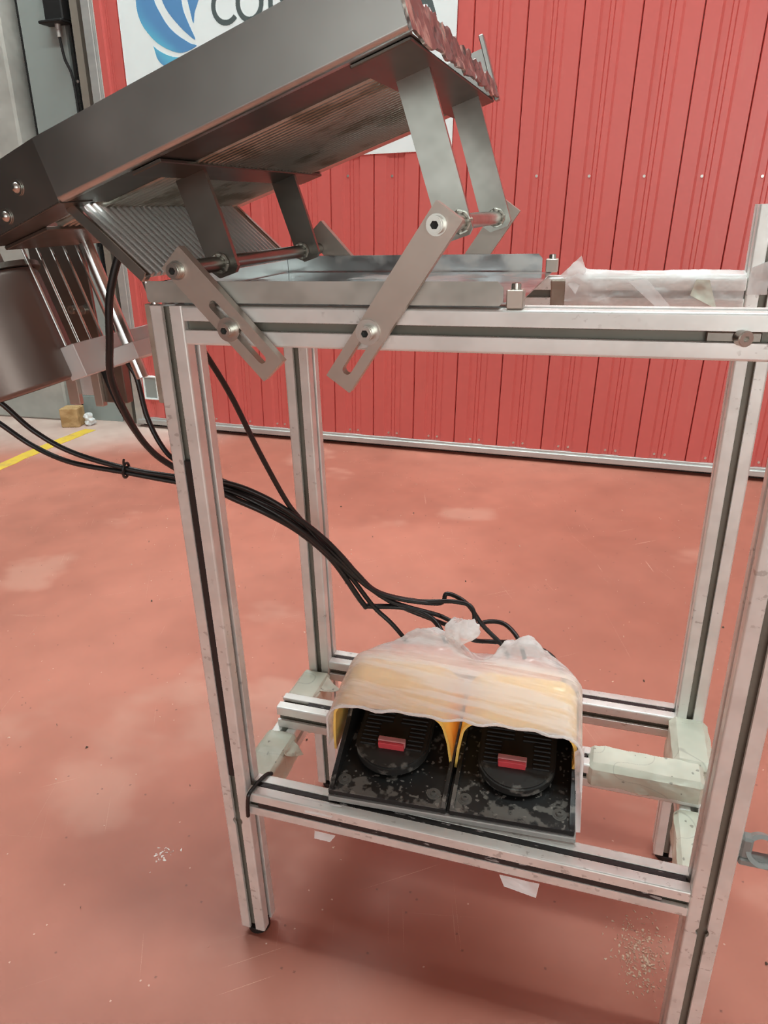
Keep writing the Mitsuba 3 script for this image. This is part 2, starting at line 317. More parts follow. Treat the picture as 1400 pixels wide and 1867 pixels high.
# guide post of the door: rusty bar, dark slot
gp = thing('door_guide_post', 'narrow rusty guide bar with black slot between steel column and red door', 'post')
obj('bar', lean(cbox((-2.262, 2.82, F0), (-2.218, 2.86, 4.6))), 'rust_steel', gp)
obj('slot_lining', lean(cbox((-2.335, 2.90, F0), (-2.165, 2.92, 4.6))), 'black_matt', gp)  # black sheet stands in for the darkness of the open slot
obj('seal_strip', lean(cbox((-2.285, 2.85, F0), (-2.264, 2.875, 4.6))), 'black_matt', gp)
bx_ = thing('electrical_box', 'dark electrical box with cable gland fixed to the grey steel column', 'electrical box')
obj('housing', lean(cbox((-2.395, 2.79, 2.055), (-2.285, 2.855, 2.40), .006)), 'black_matt', bx_)
obj('lid_lip', lean(cbox((-2.425, 2.775, 2.046), (-2.285, 2.858, 2.060), .004)), 'black_matt', bx_)
obj('cable_gland', lean(join(rod((-2.345, 2.82, 2.05), (-2.345, 2.82, 2.022), .014), rod((-2.345, 2.82, 2.022), (-2.345, 2.82, 1.99), .011))), 'galvanised', bx_)
obj('cable', lean(tube([(-2.345, 2.82, 2.0), (-2.34, 2.83, 1.9), (-2.318, 2.845, 1.8), (-2.316, 2.848, 1.5), (-2.316, 2.848, 1.0)], .007)), 'black_matt', bx_)
obj('screw', lean(facing(socket_bolt(.007, .006), (-2.30, 2.858, 1.80))), 'zinc', bx_)

# ------------------------------------------------------------------ red sliding door
DY = lambda x: 2.68 - .051 * x
door = tag('door_1', 'red ribbed sheet metal sliding door across the back of the workshop', kind='structure')
PU = .2195
def panel_poly(w):
    k = w / PU
    pts = [(0.0008, -.010), (.0035, 0), (.060, 0), (.070, -.009), (.094, -.009), (.0965, -.0125), (.099, -.009), (.112, -.009), (.1145, -.0125), (.117, -.009), (.141, -.009), (.151, 0), (.216, 0), (PU - .0008, -.010)]
    return Polygon([(a * k, b) for a, b in pts] + [(w - .0008, -.035), (.0008, -.035)])
ex = np.array([1, -.051, 0]); ex /= np.linalg.norm(ex); en = np.array([-.051, -1, 0]); en /= np.linalg.norm(en)
def on_door(m, x): return lean(moved(m, (x, DY(x), 0), ex, en, (0, 0, 1)))
def door_panel(x, w, z0=.03, z1=4.3):
    m = extr(panel_poly(w), z1 - z0); m = moved(m, (0, 0, z0)); m.invert() if m.volume < 0 else None
    m = on_door(m, x); m.fix_normals(); return m
SCREW = socket_bolt(.0055, .005)
def door_screw(x, z, depth=-.009):
    m = moved(SCREW, (0, depth, 0), (1, 0, 0), (0, 0, 1), (0, 1, 0)); m.apply_translation([0, 0, z]); m = on_door(m, x); m.fix_normals(); return m
xs = [.015 + PU * k for k in range(-9, 15)]
obj('panel', door_panel(-2.10, xs[0] + 2.10), 'door_red', door, smooth=False)
for x in xs:
    obj('panel', door_panel(x, PU), 'door_red', door, smooth=False)
    if -1.9 < x < 1.9:
        if x > -1.3: obj('screw', door_screw(x + .087, 1.265 - .0385 * x), 'zinc', door)
        for u in (.083, .129): obj('screw', door_screw(x + u, .066), 'zinc', door)
def door_box(x0, x1, z0, z1, w0, w1, c=.002):
    m = cbox((0, w0, z0), (x1 - x0, w1, z1), c); m = lean(moved(m, (x0, DY(x0), 0), ex, en, (0, 0, 1))); m.fix_normals(); return m
obj('bottom_rail', join(door_box(-2.15, 3.3, .004, .034, -.03, .016, .004), door_box(-2.15, 3.3, .031, .045, -.03, .006, .002)), 'galvanised', door)
obj('edge_frame', join(door_box(-2.165, -2.115, .0, 4.3, -.03, .012), door_box(-2.115, -2.098, .03, 4.3, -.03, .004)), 'galvanised', door, label='galvanised strip along the left edge')
obj('gap_seal', door_box(-2.15, 3.3, F0, .006, -.06, -.035), 'black_matt', door)  # black strip paints the shade in the gap below the door
hr = obj('handle_recess', join(door_box(-2.085, -1.985, .155, .165, -.01, .010), door_box(-2.085, -1.985, .285, .295, -.01, .010), door_box(-2.085, -2.075, .155, .295, -.01, .010), door_box(-1.995, -1.985, .155, .295, -.01, .010)), 'sign_white', door)
obj('back_plate', door_box(-2.078, -1.992, .163, .287, -.006, .003), 'column_paint', hr)

# ------------------------------------------------------------------ sign on the door
sg = thing('sign_board', 'white sign with blue swoosh emblem and grey capitals on the red door', 'sign')
SX0, SX1, SZ0, SZ1 = -1.953, -.274, 1.383, 2.60
obj('board', door_box(SX0, SX1, SZ0, SZ1, .001, .006, .001), 'sign_white', sg)
def decal(poly, th=.0012):
    m = extr(poly, th); m = moved(m, (0, .006, 0), (1, 0, 0), (0, 0, 1), (0, 1, 0)); m = lean(moved(m, (0, DY(0), 0), ex, en, (0, 0, 1))); m.fix_normals(); return m
def sm(P, n=6): return Polygon(spline(P, n)).buffer(0)
LOGO = [   # outlines on the sign, x (before the lean) and z, in metres
    [(-1.80, 2.24), (-1.832, 2.16), (-1.845, 2.089), (-1.845, 2.046), (-1.829, 1.996), (-1.794, 1.949), (-1.745, 1.906), (-1.68, 1.873), (-1.614, 1.858), (-1.534, 1.878), (-1.569, 1.893), (-1.632, 1.93), (-1.681, 1.972), (-1.72, 2.029), (-1.744, 2.078), (-1.752, 2.15), (-1.74, 2.24)],
    [(-1.70, 2.22), (-1.706, 2.14), (-1.700, 2.074), (-1.673, 2.024), (-1.632, 1.978), (-1.587, 1.937), (-1.538, 1.904), (-1.561, 1.957), (-1.587, 2.016), (-1.595, 2.063), (-1.60, 2.14), (-1.59, 2.22)],
    [(-1.555, 2.17), (-1.565, 2.10), (-1.562, 2.06), (-1.554, 2.022), (-1.541, 1.969), (-1.529, 2.01), (-1.504, 2.054), (-1.48, 2.12), (-1.47, 2.17)],
    [(-1.774, 1.898), (-1.742, 1.876), (-1.697, 1.855), (-1.657, 1.844), (-1.59, 1.835), (-1.63, 1.812), (-1.69, 1.805), (-1.736, 1.821), (-1.76, 1.848)]]
for P in LOGO: obj('emblem', decal(sm(P, 4)), 'sign_blue', sg, smooth=False)
def ring_letter(x, z, rx, rz, s, a0=None):
    g = affinity.scale(Point(0, 0).buffer(1, 24), rx, rz).difference(affinity.scale(Point(0, 0).buffer(1, 24), rx - s, rz - s))
    if a0: g = g.difference(Polygon([(0, 0), (.3 * math.cos(a0), .3 * math.sin(a0)), (.4, 0), (.3 * math.cos(a0), -.3 * math.sin(a0))]))
    return affinity.translate(g, x, z)
lx = lambda x, z: x - LEAN * z
obj('letter', decal(ring_letter(-1.364, 2.018, .075, .075, .022, math.radians(42))), 'sign_grey', sg, smooth=False)
obj('letter', decal(ring_letter(-1.240, 2.018, .071, .075, .022)), 'sign_grey', sg, smooth=False)
nx, nz = -1.146, 1.945
obj('letter', decal(unary_union([sbox(nx, nz, nx + .023, nz + .17), sbox(nx + .10, nz, nx + .123, nz + .17), Polygon([(nx, nz + .17), (nx + .026, nz + .17), (nx + .123, nz), (nx + .097, nz)])])), 'sign_grey', sg, smooth=False)
ax_, az = lx(-.297, 1.887), 1.887
obj('letter', decal(unary_union([Polygon([(ax_, az), (ax_ - .026, az), (ax_ - .087, az + .17), (ax_ - .063, az + .17)]), Polygon([(ax_ - .15, az), (ax_ - .124, az), (ax_ - .063, az + .17), (ax_ - .087, az + .17)]), sbox(ax_ - .115, az + .042, ax_ - .035, az + .064)])), 'sign_grey', sg, smooth=False)

# ------------------------------------------------------------------ things by the wall
wb = obj('wooden_block', lean(moved(cbox((-.055, -.05, 0), (.055, .05, .115), .004), (-2.575, 2.72, F0), (.97, .24, 0), (-.24, .97, 0))), 'wood', label='small square wooden block on the floor by the concrete wall', cat='wooden block')
def crumple(c, r, seed):
    m = trimesh.creation.icosphere(3, 1.0); m.vertices *= r; m.vertices += m.vertex_normals * ((meshkit.noise(m.vertices * 60, seed) - .5) * .03)[:, None]; m.vertices += c
    m.vertices[:, 2] = np.maximum(m.vertices[:, 2], F0 + .001); return m
obj('crumpled_paper', crumple(np.array([-2.475, 2.745, F0 + .035]), np.array([.032, .028, .045]), 4), 'paper', smooth=False, label='crumpled white paper on the floor right of the wooden block', cat='paper')

# ------------------------------------------------------------------ aluminium profile stand
S, W, D, H = .045, .6926, .3547, 1.0541
L1, L2, MZ = .2711, .2768, .285
def prof_poly(cx, cy):
    h = S / 2
    o = sbox(-h + .003, -h + .003, h - .003, h - .003).buffer(.003, 4)
    slot = unary_union([sbox(-.005, h - .0052, .005, h + .01), Polygon([(-.0095, h - .0045), (.0095, h - .0045), (.0095, h - .008), (.005, h - .0135), (-.005, h - .0135), (-.0095, h - .008)]),
                        Polygon([(-.0062, h + .001), (-.005, h - .0012), (.005, h - .0012), (.0062, h + .001)])])
    for k in range(4): o = o.difference(affinity.rotate(slot, 90 * k, origin=(0, 0)))
    o = o.difference(Point(0, 0).buffer(.005, 6))
    return affinity.translate(o, cx, cy)
def groove_shade_poly(cx, cy):
    q = S / 2 - .0085
    r = unary_union([sbox(-.0085, q - .0012, .0085, q), sbox(-.0085, -q, .0085, -q + .0012), sbox(-q, -.0085, -q + .0012, .0085), sbox(q - .0012, -.0085, q, .0085)])
    return affinity.translate(r, cx, cy)
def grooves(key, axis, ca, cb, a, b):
    obj('groove', extr_along(groove_shade_poly(ca, cb), axis, a, b), 'groove', key, smooth=False, label='dark strips painting the shade deep in the grooves')
def post_mesh(x, y, z0, z1, hole=None):
    m = extr_along(prof_poly(x + S / 2, y + S / 2), 'z', z0, z1)
    if hole:
        man = m3.Manifold(m3.Mesh(np.array(m.vertices, np.float32), np.array(m.faces, np.uint32)))
        c = m3.Manifold.cylinder(.02, .0085, .0085, 20).rotate([-90, 0, 0]).translate([x + S / 2, y - .002, hole])
        try: m = arr(man - c)
        except Exception: pass
    return m
st = thing('profile_stand', 'silver aluminium profile frame standing on the red floor', 'frame')
A = obj('post', post_mesh(0, 0, 0, H - .0002, .250), 'alu', st, label='front left upright')
obj('slot_cover', cbox((.0178, .0004, .343), (.0272, .004, .862), .0008), 'black_rubber', A, label='black cover strip in the groove')
B = obj('post', post_mesh(W, 0, -.012, 1.145, .250), 'alu', st, label='front right upright at the picture edge')
C = obj('post', post_mesh(0, D, 0, H - .0002), 'alu', st, label='back left upright')
Dp = obj('post', post_mesh(W, D, 0, 1.1444), 'alu', st, label='back right upright that rises above the top rail')
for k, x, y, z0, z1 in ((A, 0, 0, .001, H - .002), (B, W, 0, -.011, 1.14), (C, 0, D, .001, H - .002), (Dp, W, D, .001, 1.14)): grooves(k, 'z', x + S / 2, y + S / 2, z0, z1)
for (x, y) in ((0, 0), (W, 0), (0, D), (W, D)):
    obj('foot', join(rod((x + S / 2, y + S / 2, F0), (x + S / 2, y + S / 2, F0 + .012), .019), rod((x + S / 2, y + S / 2, F0 + .01), (x + S / 2, y + S / 2, .004), .008)), 'black_rubber', st)
def railx(y, z, x0, x1): return extr_along(prof_poly(y + S / 2, z + S / 2), 'x', x0, x1)
def raily(x, z, y0, y1): return extr_along(prof_poly(x + S / 2, z + S / 2), 'y', y0, y1)
g = .0004
tf = obj('top_rail', railx(0, H - S, S + g, W - g), 'alu', st, label='front top rail')
tb = obj('top_rail', railx(D, H - S, S + g, W - g), 'alu', st, label='back top rail')
obj('top_side_rail', raily(0, H - S, S + g, D - g), 'alu', st)
lf = obj('lower_rail', railx(0, L1, S + g, W - g), 'alu', st, label='front lower rail')
lb = obj('lower_rail', railx(D, L2, S + g, W - g), 'alu', st, label='back lower rail')
sl = obj('side_rail', raily(0, MZ - S, S + g, D - g), 'alu', st)
sr = obj('side_rail', raily(W, MZ - S, S + g, D - g), 'alu', st)
mr = obj('cross_rail', railx(.188, MZ + g, .010, .722), 'alu', st, label='cross rail lying on the side rails')
def cover(y0, y1, z0, z1, x0, x1, par): obj('slot_cover', cbox((x0, y0, z0), (x1, y1, z1), .0006), 'black_strip', par, label='black cover strip in the groove')
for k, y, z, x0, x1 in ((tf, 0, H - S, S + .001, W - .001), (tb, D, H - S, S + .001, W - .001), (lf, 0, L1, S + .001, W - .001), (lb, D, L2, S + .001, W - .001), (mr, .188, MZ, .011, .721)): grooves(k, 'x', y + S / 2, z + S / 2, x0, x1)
cover(.0178, .0272, L1 + S - .004, L1 + S - .0004, S + .004, W - .004, lf)
cover(.0004, .004, L1 + .0178, L1 + .0272, S + .018, W - .033, lf)
cover(.188 + .0178, .188 + .0272, MZ + S - .0036, MZ + S + .0001, .062, .55, mr)
cover(D + .0178, D + .0272, L2 + S - .004, L2 + S - .0004, S + .006, W - .002, lb)
# masking tape round the lower side rails and the cross rail's end
obj('tape_wrap', lumpy((-.006, .060, MZ - S - .006), (S + .006, .180, MZ + .0035), seed=1), 'tape', sl, label='cream masking tape')
obj('tape_wrap', lumpy((-.006, .238, MZ - S - .006), (S + .006, D - .004, MZ + .016), seed=2), 'tape', sl, label='cream masking tape')
obj('tape_wrap', lumpy((W - .008, .06, MZ - S - .006), (W + S + .006, .181, MZ + .0035), seed=3), 'tape', sr, label='cream masking tape')
obj('tape_wrap', lumpy((W - .010, .240, MZ - S - .006), (W + S + .008, D + .01, MZ + .040), c=.010, seed=4), 'tape', sr, label='cream masking tape')
obj('tape_wrap', lumpy((.552, .183, MZ + .0042), (.726, .239, MZ + S + .006), c=.008, amp=.0035, seed=5), 'tape', mr, label='cream masking tape')
def flap(a, b, c, d, n=10, amp=.006, seed=0):
    a, b, c, d = (np.array(q, float) for q in (a, b, c, d)); u = np.linspace(0, 1, n)
    P = np.array([[(a * (1 - s) + b * s) * (1 - t) + (d * (1 - s) + c * s) * t for t in u] for s in u])
    off = (meshkit.fbm(P * 60, 2, seed) - .5) * amp * 2; nn = np.cross(b - a, d - a); nn /= np.linalg.norm(nn)
    return P + off[..., None] * nn
obj('tape_flap', patch(flap((S + .006, .12, .288), (S + .006, .165, .284), (S + .026, .158, .262), (S + .018, .14, .270), seed=3), .0008), 'tape', sl)
obj('tape_flap', patch(flap((S + .004, .29, .298), (S + .004, .335, .300), (S + .036, .318, .284), (S + .022, .305, .288), seed=5), .0008), 'tape', sl)
obj('tape_scrap', patch(flap((.443, -.001, .270), (.500, -.001, .270), (.497, -.010, .252), (.452, -.012, .262), seed=6), .0008), 'film_scrap', lf)
obj('tape_scrap', patch(flap((.158, -.001, .270), (.192, -.001, .270), (.186, -.008, .262), (.160, -.009, .263), seed=7), .0008), 'film_scrap', lf)
obj('tape_scrap', patch(flap((.135, .012, L1 + S + .001), (.20, .014, L1 + S + .001), (.188, -.0015, L1 + S - .010), (.145, -.0015, L1 + S - .012), seed=8, amp=.0015), .0008), 'film_scrap', lf)
obj('edge_strip', cbox((-.0085, .004, .935), (-.0008, .012, H + .001), .001), 'dirt_tape', A)
obj('tape_scrap', patch(flap((W + .001, D - .0012, H - .022), (W + .026, D - .0012, H - .022), (W + .024, D - .0016, H + .022), (W + .002, D - .0012, H + .012), seed=31, amp=.001), .0008), 'film_scrap', Dp)
tbk = obj('slot_nut', join(cbox((.612, .001, H - S + .0178), (.660, .006, H - S + .0272), .001)), 'brown_steel', tf)
obj('bolt', moved(socket_bolt(.0075, .010, .003), (.642, .001, H - S / 2), (.93, .37, 0), (0, 0, 1), (.37, -.93, 0)), 'bolt_steel', tf)

# black cable tie round the end of the front lower rail
zt, zb = L1 + S + .003, L1 - .003
obj('cable_tie', tube([(.066, S + .004, zt - .004), (.061, S - .004, zt), (.056, .022, zt + .001), (.052, 0, zt - .001), (.050, -.005, zt - .010), (.048, -.006, L1 + .02), (.046, -.005, zb + .004)], .0032, 8), 'cable', label='black cable tie looped over left end of front lower rail', cat='cable tie')

# pipe clip on the right upright
pc = thing('pipe_clip', 'grey plastic pipe clip on the right upright at the picture edge', 'pipe clip')
ring = Point(0, 0).buffer(.020, 20).difference(Point(0, 0).buffer(.0145, 20)).difference(Polygon([(0, 0), (.05, .016), (.05, -.030), (.02, -.04)]))
obj('jaw', moved(extr(ring, .016), (W + S + .026, .004, .408), (1, 0, 0), (0, .55, .835), (0, .835, -.55)), 'grey_plastic', pc)
obj('base', join(cbox((W + S + .0006, -.001, .383), (W + S + .055, .018, .394), .002), cbox((W + S + .0006, .002, .384), (W + S + .014, .018, .424), .003)), 'grey_plastic', pc)

# ------------------------------------------------------------------ clear film on the back top rail
u = np.linspace(.455, .690, 60)
prof = np.array([(D - .0035, H - .040), (D - .006, H - .030), (D - .0045, H - .018), (D - .006, H - .006), (D - .002, H + .004), (D + .012, H + .008), (D + .030, H + .007), (D + .047, H + .003), (D + .049, H - .014), (D + .048, H - .03)])
prof = spline(prof, 4)
G = np.array([[(x, y, z) for y, z in prof] for x in u])
nz_ = meshkit.fbm(G * np.array([26, 60, 60]), 4, 9) - .5
G[..., 1] -= np.abs(nz_) * .010; G[..., 2] += nz_ * .010
G[:10, :, 2] += np.exp(-((u[:10, None] - .468) / .010) ** 2) * np.array([.016 * math.exp(-((k - 18) / 8) ** 2) for k in range(len(prof))])[None]
obj('clear_film', sheet(G), 'film_thin', label='crumpled clear plastic film wrapped over the back top rail', cat='plastic film', smooth=True)
obj('film_flap', sheet(flap((.628, D - .008, H - .002), (.645, D - .008, H - .003), (.658, D - .012, H - .040), (.622, D - .014, H - .022), seed=12, amp=.003)), 'tape', 'clear_film', smooth=True)
obj('film_flap', sheet(flap((.448, D - .006, H + .004), (.475, D - .006, H + .030), (.482, D - .004, H + .010), (.470, D - .012, H - .022), seed=13, amp=.004)), 'film_scrap', 'clear_film', smooth=True)
obj('film_flap', sheet(flap((.54, D - .009, H - .004), (.565, D - .009, H - .001), (.60, D - .018, H - .038), (.585, D - .018, H - .042), seed=14, amp=.004)), 'film_scrap', 'clear_film', smooth=True)
obj('dirty_tape', lumpy((.434, D - .0022, H - .044), (.474, D + .012, H - .003), .004, .002, .002, 21), 'dirt_tape', tb, label='brown dirty tape left of the clear film')

# ------------------------------------------------------------------ tray on the top rails
tz = H + .0035
tr = thing('shallow_tray', 'shallow stainless steel tray lying across the top rails', 'tray')
def lip(y, sgn, x0, x1, h):
    t = .0018
    pr_ = Polygon([(y, tz + .004), (y + sgn * .001, tz + .0015), (y + sgn * .004, tz), (y + sgn * .02, tz), (y + sgn * .02, tz + t), (y + sgn * .0048, tz + t), (y + sgn * (t + .0008), tz + .0045), (y + sgn * t, tz + h), (y, tz + h)])
    m = extr_along(pr_.buffer(0), 'x', x0, x1); m.fix_normals(); return m
obj('floor_plate', join(cbox((.006, .018, tz), (.432, .384, tz + .0018), .0004)), 'tray_steel', tr)
def lip_front():
    p = Polygon([(.0, tz + .004), (.003, tz), (.414, tz), (.418, tz + .004), (.418, tz + .018), (.412, tz + .024), (.004, tz + .024), (0, tz + .02)])
    return join(lip(0.0, 1, 0.004, .414, .020), extr_along(p, 'y', 0, .0018))
obj('front_lip', lip_front(), 'lip_steel', tr)
pb = Polygon([(.0, tz), (.416, tz), (.416, tz + .020), (.410, tz + .0265), (0, tz + .0265)])
obj('back_lip', extr_along(pb, 'y', .3985, .4005), 'tray_steel', tr)
obj('left_lip', cbox((-.001, .002, tz), (.001, .398, tz + .021), .0005), 'stainless', tr)
for (x, y, nm) in ((.421, .001, 'front'), (.424, .368, 'back')):
    k = thing('clamp_block', f'small square steel clamp block at the {nm} right corner of the tray', 'clamp')
    zc = H + .0008 if nm == 'front' else H + .006
    obj('block', cbox((x, y, zc), (x + .017, y + .018, zc + .0185), .001), 'bar_steel', k)
    obj('bolt', moved(socket_bolt(.005, .006), (x + .0085, y + .010, zc + .0185)), 'bolt_steel', k)

# ------------------------------------------------------------------ corrugated sheets
def ribbed(width, pitch, h, t, length, fill=.66):
    """Rib sheet: half-round ribs along +x (length) side by side in y, on the side of h's sign, with deep narrow slots between them."""
    n = int(width / pitch); a = np.linspace(math.pi, 0, 9); P = [(0, 0)]
    for k in range(n):
        y0, w = k * pitch + pitch * (1 - fill) / 2, pitch * fill
        P += [(y0, 0)] + [(y0 + w / 2 + w / 2 * math.cos(q), h * (.45 + .55 * math.sin(q))) for q in a] + [(y0 + w, 0)]
    P += [(n * pitch, 0), (n * pitch, -math.copysign(t, h)), (0, -math.copysign(t, h))]
    m = moved(extr(Polygon(P), length), (0, 0, 0), (0, 1, 0), (0, 0, 1), (1, 0, 0)); m.fix_normals(); return m
ch = thing('corrugated_chute', 'corrugated steel chute sloping from the trough down to the tray', 'chute')
cd = np.array([.743, 0, -.669]); cn = np.array([.669, 0, .743])
c0 = np.array([.0005, 0, tz + .0235])
def on_chute(m): return moved(m, c0 - cd * .128, cd, (0, 1, 0), cn)
obj('ribbed_sheet', on_chute(moved(ribbed(.376, .0132, .0062, .0012, .116, .62), (.006, .014, 0))), 'ribbed_clean', ch, smooth=50)
obj('side_edge', on_chute(join(cbox((.006, 0, -.004), (.126, .012, .006), .0015), cbox((.008, 0, .004), (.124, .002, .009), .0005))), 'dull_steel', ch)
obj('side_edge', on_chute(cbox((.008, .392, -.004), (.124, .402, .006), .0015)), 'dull_steel', ch)

# ------------------------------------------------------------------ tilted trough
TO = np.array([-.074, -.03, 1.168]); td = np.array([.954, 0, .2995]); td /= np.linalg.norm(td); tn = np.array([-td[2], 0, td[0]])
def on_trough(m): return moved(m, TO, td, (0, 1, 0), tn)
TL, TW, TH = .4245, .472, .0675
tg = thing('feeder_trough', 'tilted stainless steel trough with ribbed underside raised on four flat legs', 'trough')
def bent_side(fl, r=.006, t=.002):
    """Cross-section (w, h): upright side, rounded bottom bend, flange of width fl."""
    o = [(0, TH), (0, r)] + [(r - r * math.cos(a), r - r * math.sin(a)) for a in np.linspace(.2, math.pi / 2, 6)] + [(fl, 0), (fl, t)]
    o += [(r, t)] + [(r - (r - t) * math.cos(a), r - (r - t) * math.sin(a)) for a in np.linspace(math.pi / 2, .2, 6)] + [(t, r), (t, TH)]
    return Polygon(o).buffer(0)
def along_s(poly, s0, s1): return moved(extr(poly, s1 - s0), (s0, 0, 0), (0, 1, 0), (0, 0, 1), (1, 0, 0))
obj('side_panel', on_trough(along_s(bent_side(.012), 0, TL)), 'stainless', tg, smooth=40)
obj('bottom_flange', on_trough(cbox((.001, .0122, .0002), (TL - .001, .086, .002), .0004)), 'dirty_steel', tg)
back = affinity.translate(affinity.scale(bent_side(.045), -1, 1, origin=(0, 0)), TW, 0)
obj('side_panel', on_trough(along_s(back, 0, TL)), 'stainless', tg, smooth=40)
RB = lambda s0, s1: on_trough(moved(ribbed(.346, .0115, -.0076, .0012, s1 - s0, .42), (s0, .083, .0045)))
obj('ribbed_floor', RB(.125, .372), 'ribbed', tg, smooth=50)
obj('ribbed_floor', RB(-.085, .105), 'ribbed', tg, smooth=50)
obj('cross_plate', on_trough(cbox((.360, .012, -.004), (TL - .002, TW - .006, -.0004), .001)), 'dirty_steel', tg)
obj('cross_plate', on_trough(cbox((.094, .012, -.005), (.134, TW - .006, -.0006), .001)), 'dirty_steel', tg)
# ragged end lip, with the front return flange
eu = np.linspace(0, TW, 70)
top = np.where(eu < .075, TH + .03, .040 - .020 * eu / TW) + (meshkit.noise(np.c_[eu * 120, eu * 0, eu * 0]) - .5) * np.where(eu < .078, 0, .012)
bot = np.where(eu < .03, 0, -.002) + (meshkit.noise(np.c_[eu * 90, eu * 0 + 3, eu * 0]) - .5) * .005
E = np.array([[(TL + .002 + .006 * k * (b - a) / .05 * 0 + .004 * math.sin(9 * w) * 0, w, a + (b - a) * k) for k in np.linspace(0, 1, 8)] for w, a, b in zip(eu, bot, top)])
rag = (meshkit.fbm(E * 70, 3, 4) - .3) * .010 * np.clip((eu - .06) / .06, 0, 1)[:, None]; E[..., 0] += rag
obj('end_lip', on_trough(patch(E, .003)), 'foil', tg, smooth=30, label='ragged taped end lip')
obj('end_flange', on_trough(cbox((TL - .0005, TW - .012, -.004), (TL + .006, TW + .004, .0825), .001)), 'stainless', tg)
# bent end on the left
bt = math.radians(8.0); bd = -td * math.cos(bt) + np.array([0, 1, 0]) * math.sin(bt); bn = np.cross(tn, bd)
def on_bent(m): return moved(m, TO, bd, np.cross(tn, bd), tn)
lp = Polygon([(0, 0), (.16, 0), (.16, TH), (0, TH)])
le = moved(extr(lp, .002), (0, 0, 0), bd, tn, np.cross(bd, tn)); le.apply_translation(TO); le.fix_normals()
lo_ = moved(cbox((0, 0, -.001), (.16, .05, .0016), .0005), TO, bd, np.array([math.sin(bt) * td[0], math.cos(bt), math.sin(bt) * td[2]]), tn); lo_.fix_normals()
le2 = obj('bent_end', le, 'stainless', tg)
obj('bottom_flange', lo_, 'dirty_steel', le2)
back_l = on_trough(along_s(back, -.15, 0))
obj('side_panel', back_l, 'stainless', tg, smooth=40)
fo = -np.cross(bd, tn) if np.cross(bd, tn)[1] > 0 else np.cross(bd, tn)
for (a, h) in ((.052, .034), (.088, .014)):
    c = TO + bd * a + tn * h
    m = join(washer(.0078, .001, .0012), trimesh.creation.icosphere(2, 1.0)); b = trimesh.creation.icosphere(2, 1.0); b.vertices *= [.0062, .0062, .0055]
    obj('bolt', moved(join(washer(.0085, .001, .0014), b), c + fo * .0005, bd, tn, fo), 'bolt_steel', le2)
obj('underside_plate', on_trough(cbox((-.155, .060, -.006), (-.08, TW - .06, -.001), .001)), 'dirty_steel', tg)

# rods and legs below the trough
RL, RR = np.array([.055, 1.095]), np.array([.353, 1.136])
ld = -tn
def leg(y, s_top, rod_xz, wt, wb, flare=0):
    """Flat leg perpendicular to the trough, from its underside to just past the rod."""
    p = TO + td * s_top; L = ((p[[0, 2]] - rod_xz) @ np.array([tn[0], tn[2]])) + .016
    P = Polygon([(-wt / 2, .004), (wt / 2, .004), (wt / 2, L * .5), (wb / 2, L - .006), (wb / 2 - .006, L), (-wb / 2 + .008, L), (-wb / 2, L - .01), (-wt / 2, L * .3)])
    m = extr(P.buffer(0), .007); m = moved(m, (p[0], y, p[2]), td, -tn, np.cross(td, -tn)); m.fix_normals(); return m
LEGS = [(.082, .104, RL, .041, .038, 0, 'front left leg'), (.334, .110, RL, .038, .036, 0, 'back left leg'), (.094, .391, RR, .038, .038, 0, 'front right leg'), (.346, .3965, RR, .038, .040, 0, 'back right leg')]
for y, s, rx, wt, wb_, fl, lab in LEGS:
    lg = obj('leg', leg(y, s, rx, wt, wb_, fl), 'brown_steel' if 'left' in lab else 'dull_steel', tg, label=lab)  # left pair darker: shade under the trough put into the steel colour
    a = np.arange(26) * 2 * math.pi / 25
    for sg_ in (-1, 1):
        yy = y + (-.0015 if sg_ < 0 else .0085)
        obj('weld', tube([(rx[0] + .0105 * math.cos(q), yy - 0.0, rx[1] + .0105 * math.sin(q)) for q in a], .0024 * (1 + .25 * np.sin(np.arange(26) * 2.1)), 6, smooth=False), 'weld', lg)
for rx, y1, lab in ((RL, .404, 'left round cross rod'), (RR, .404, 'right round cross rod')):
    obj('cross_rod', rod((rx[0], -.0035, rx[1]), (rx[0], y1, rx[1]), .0088), 'brown_steel' if 'left' in lab else 'dull_steel', tg, label=lab)

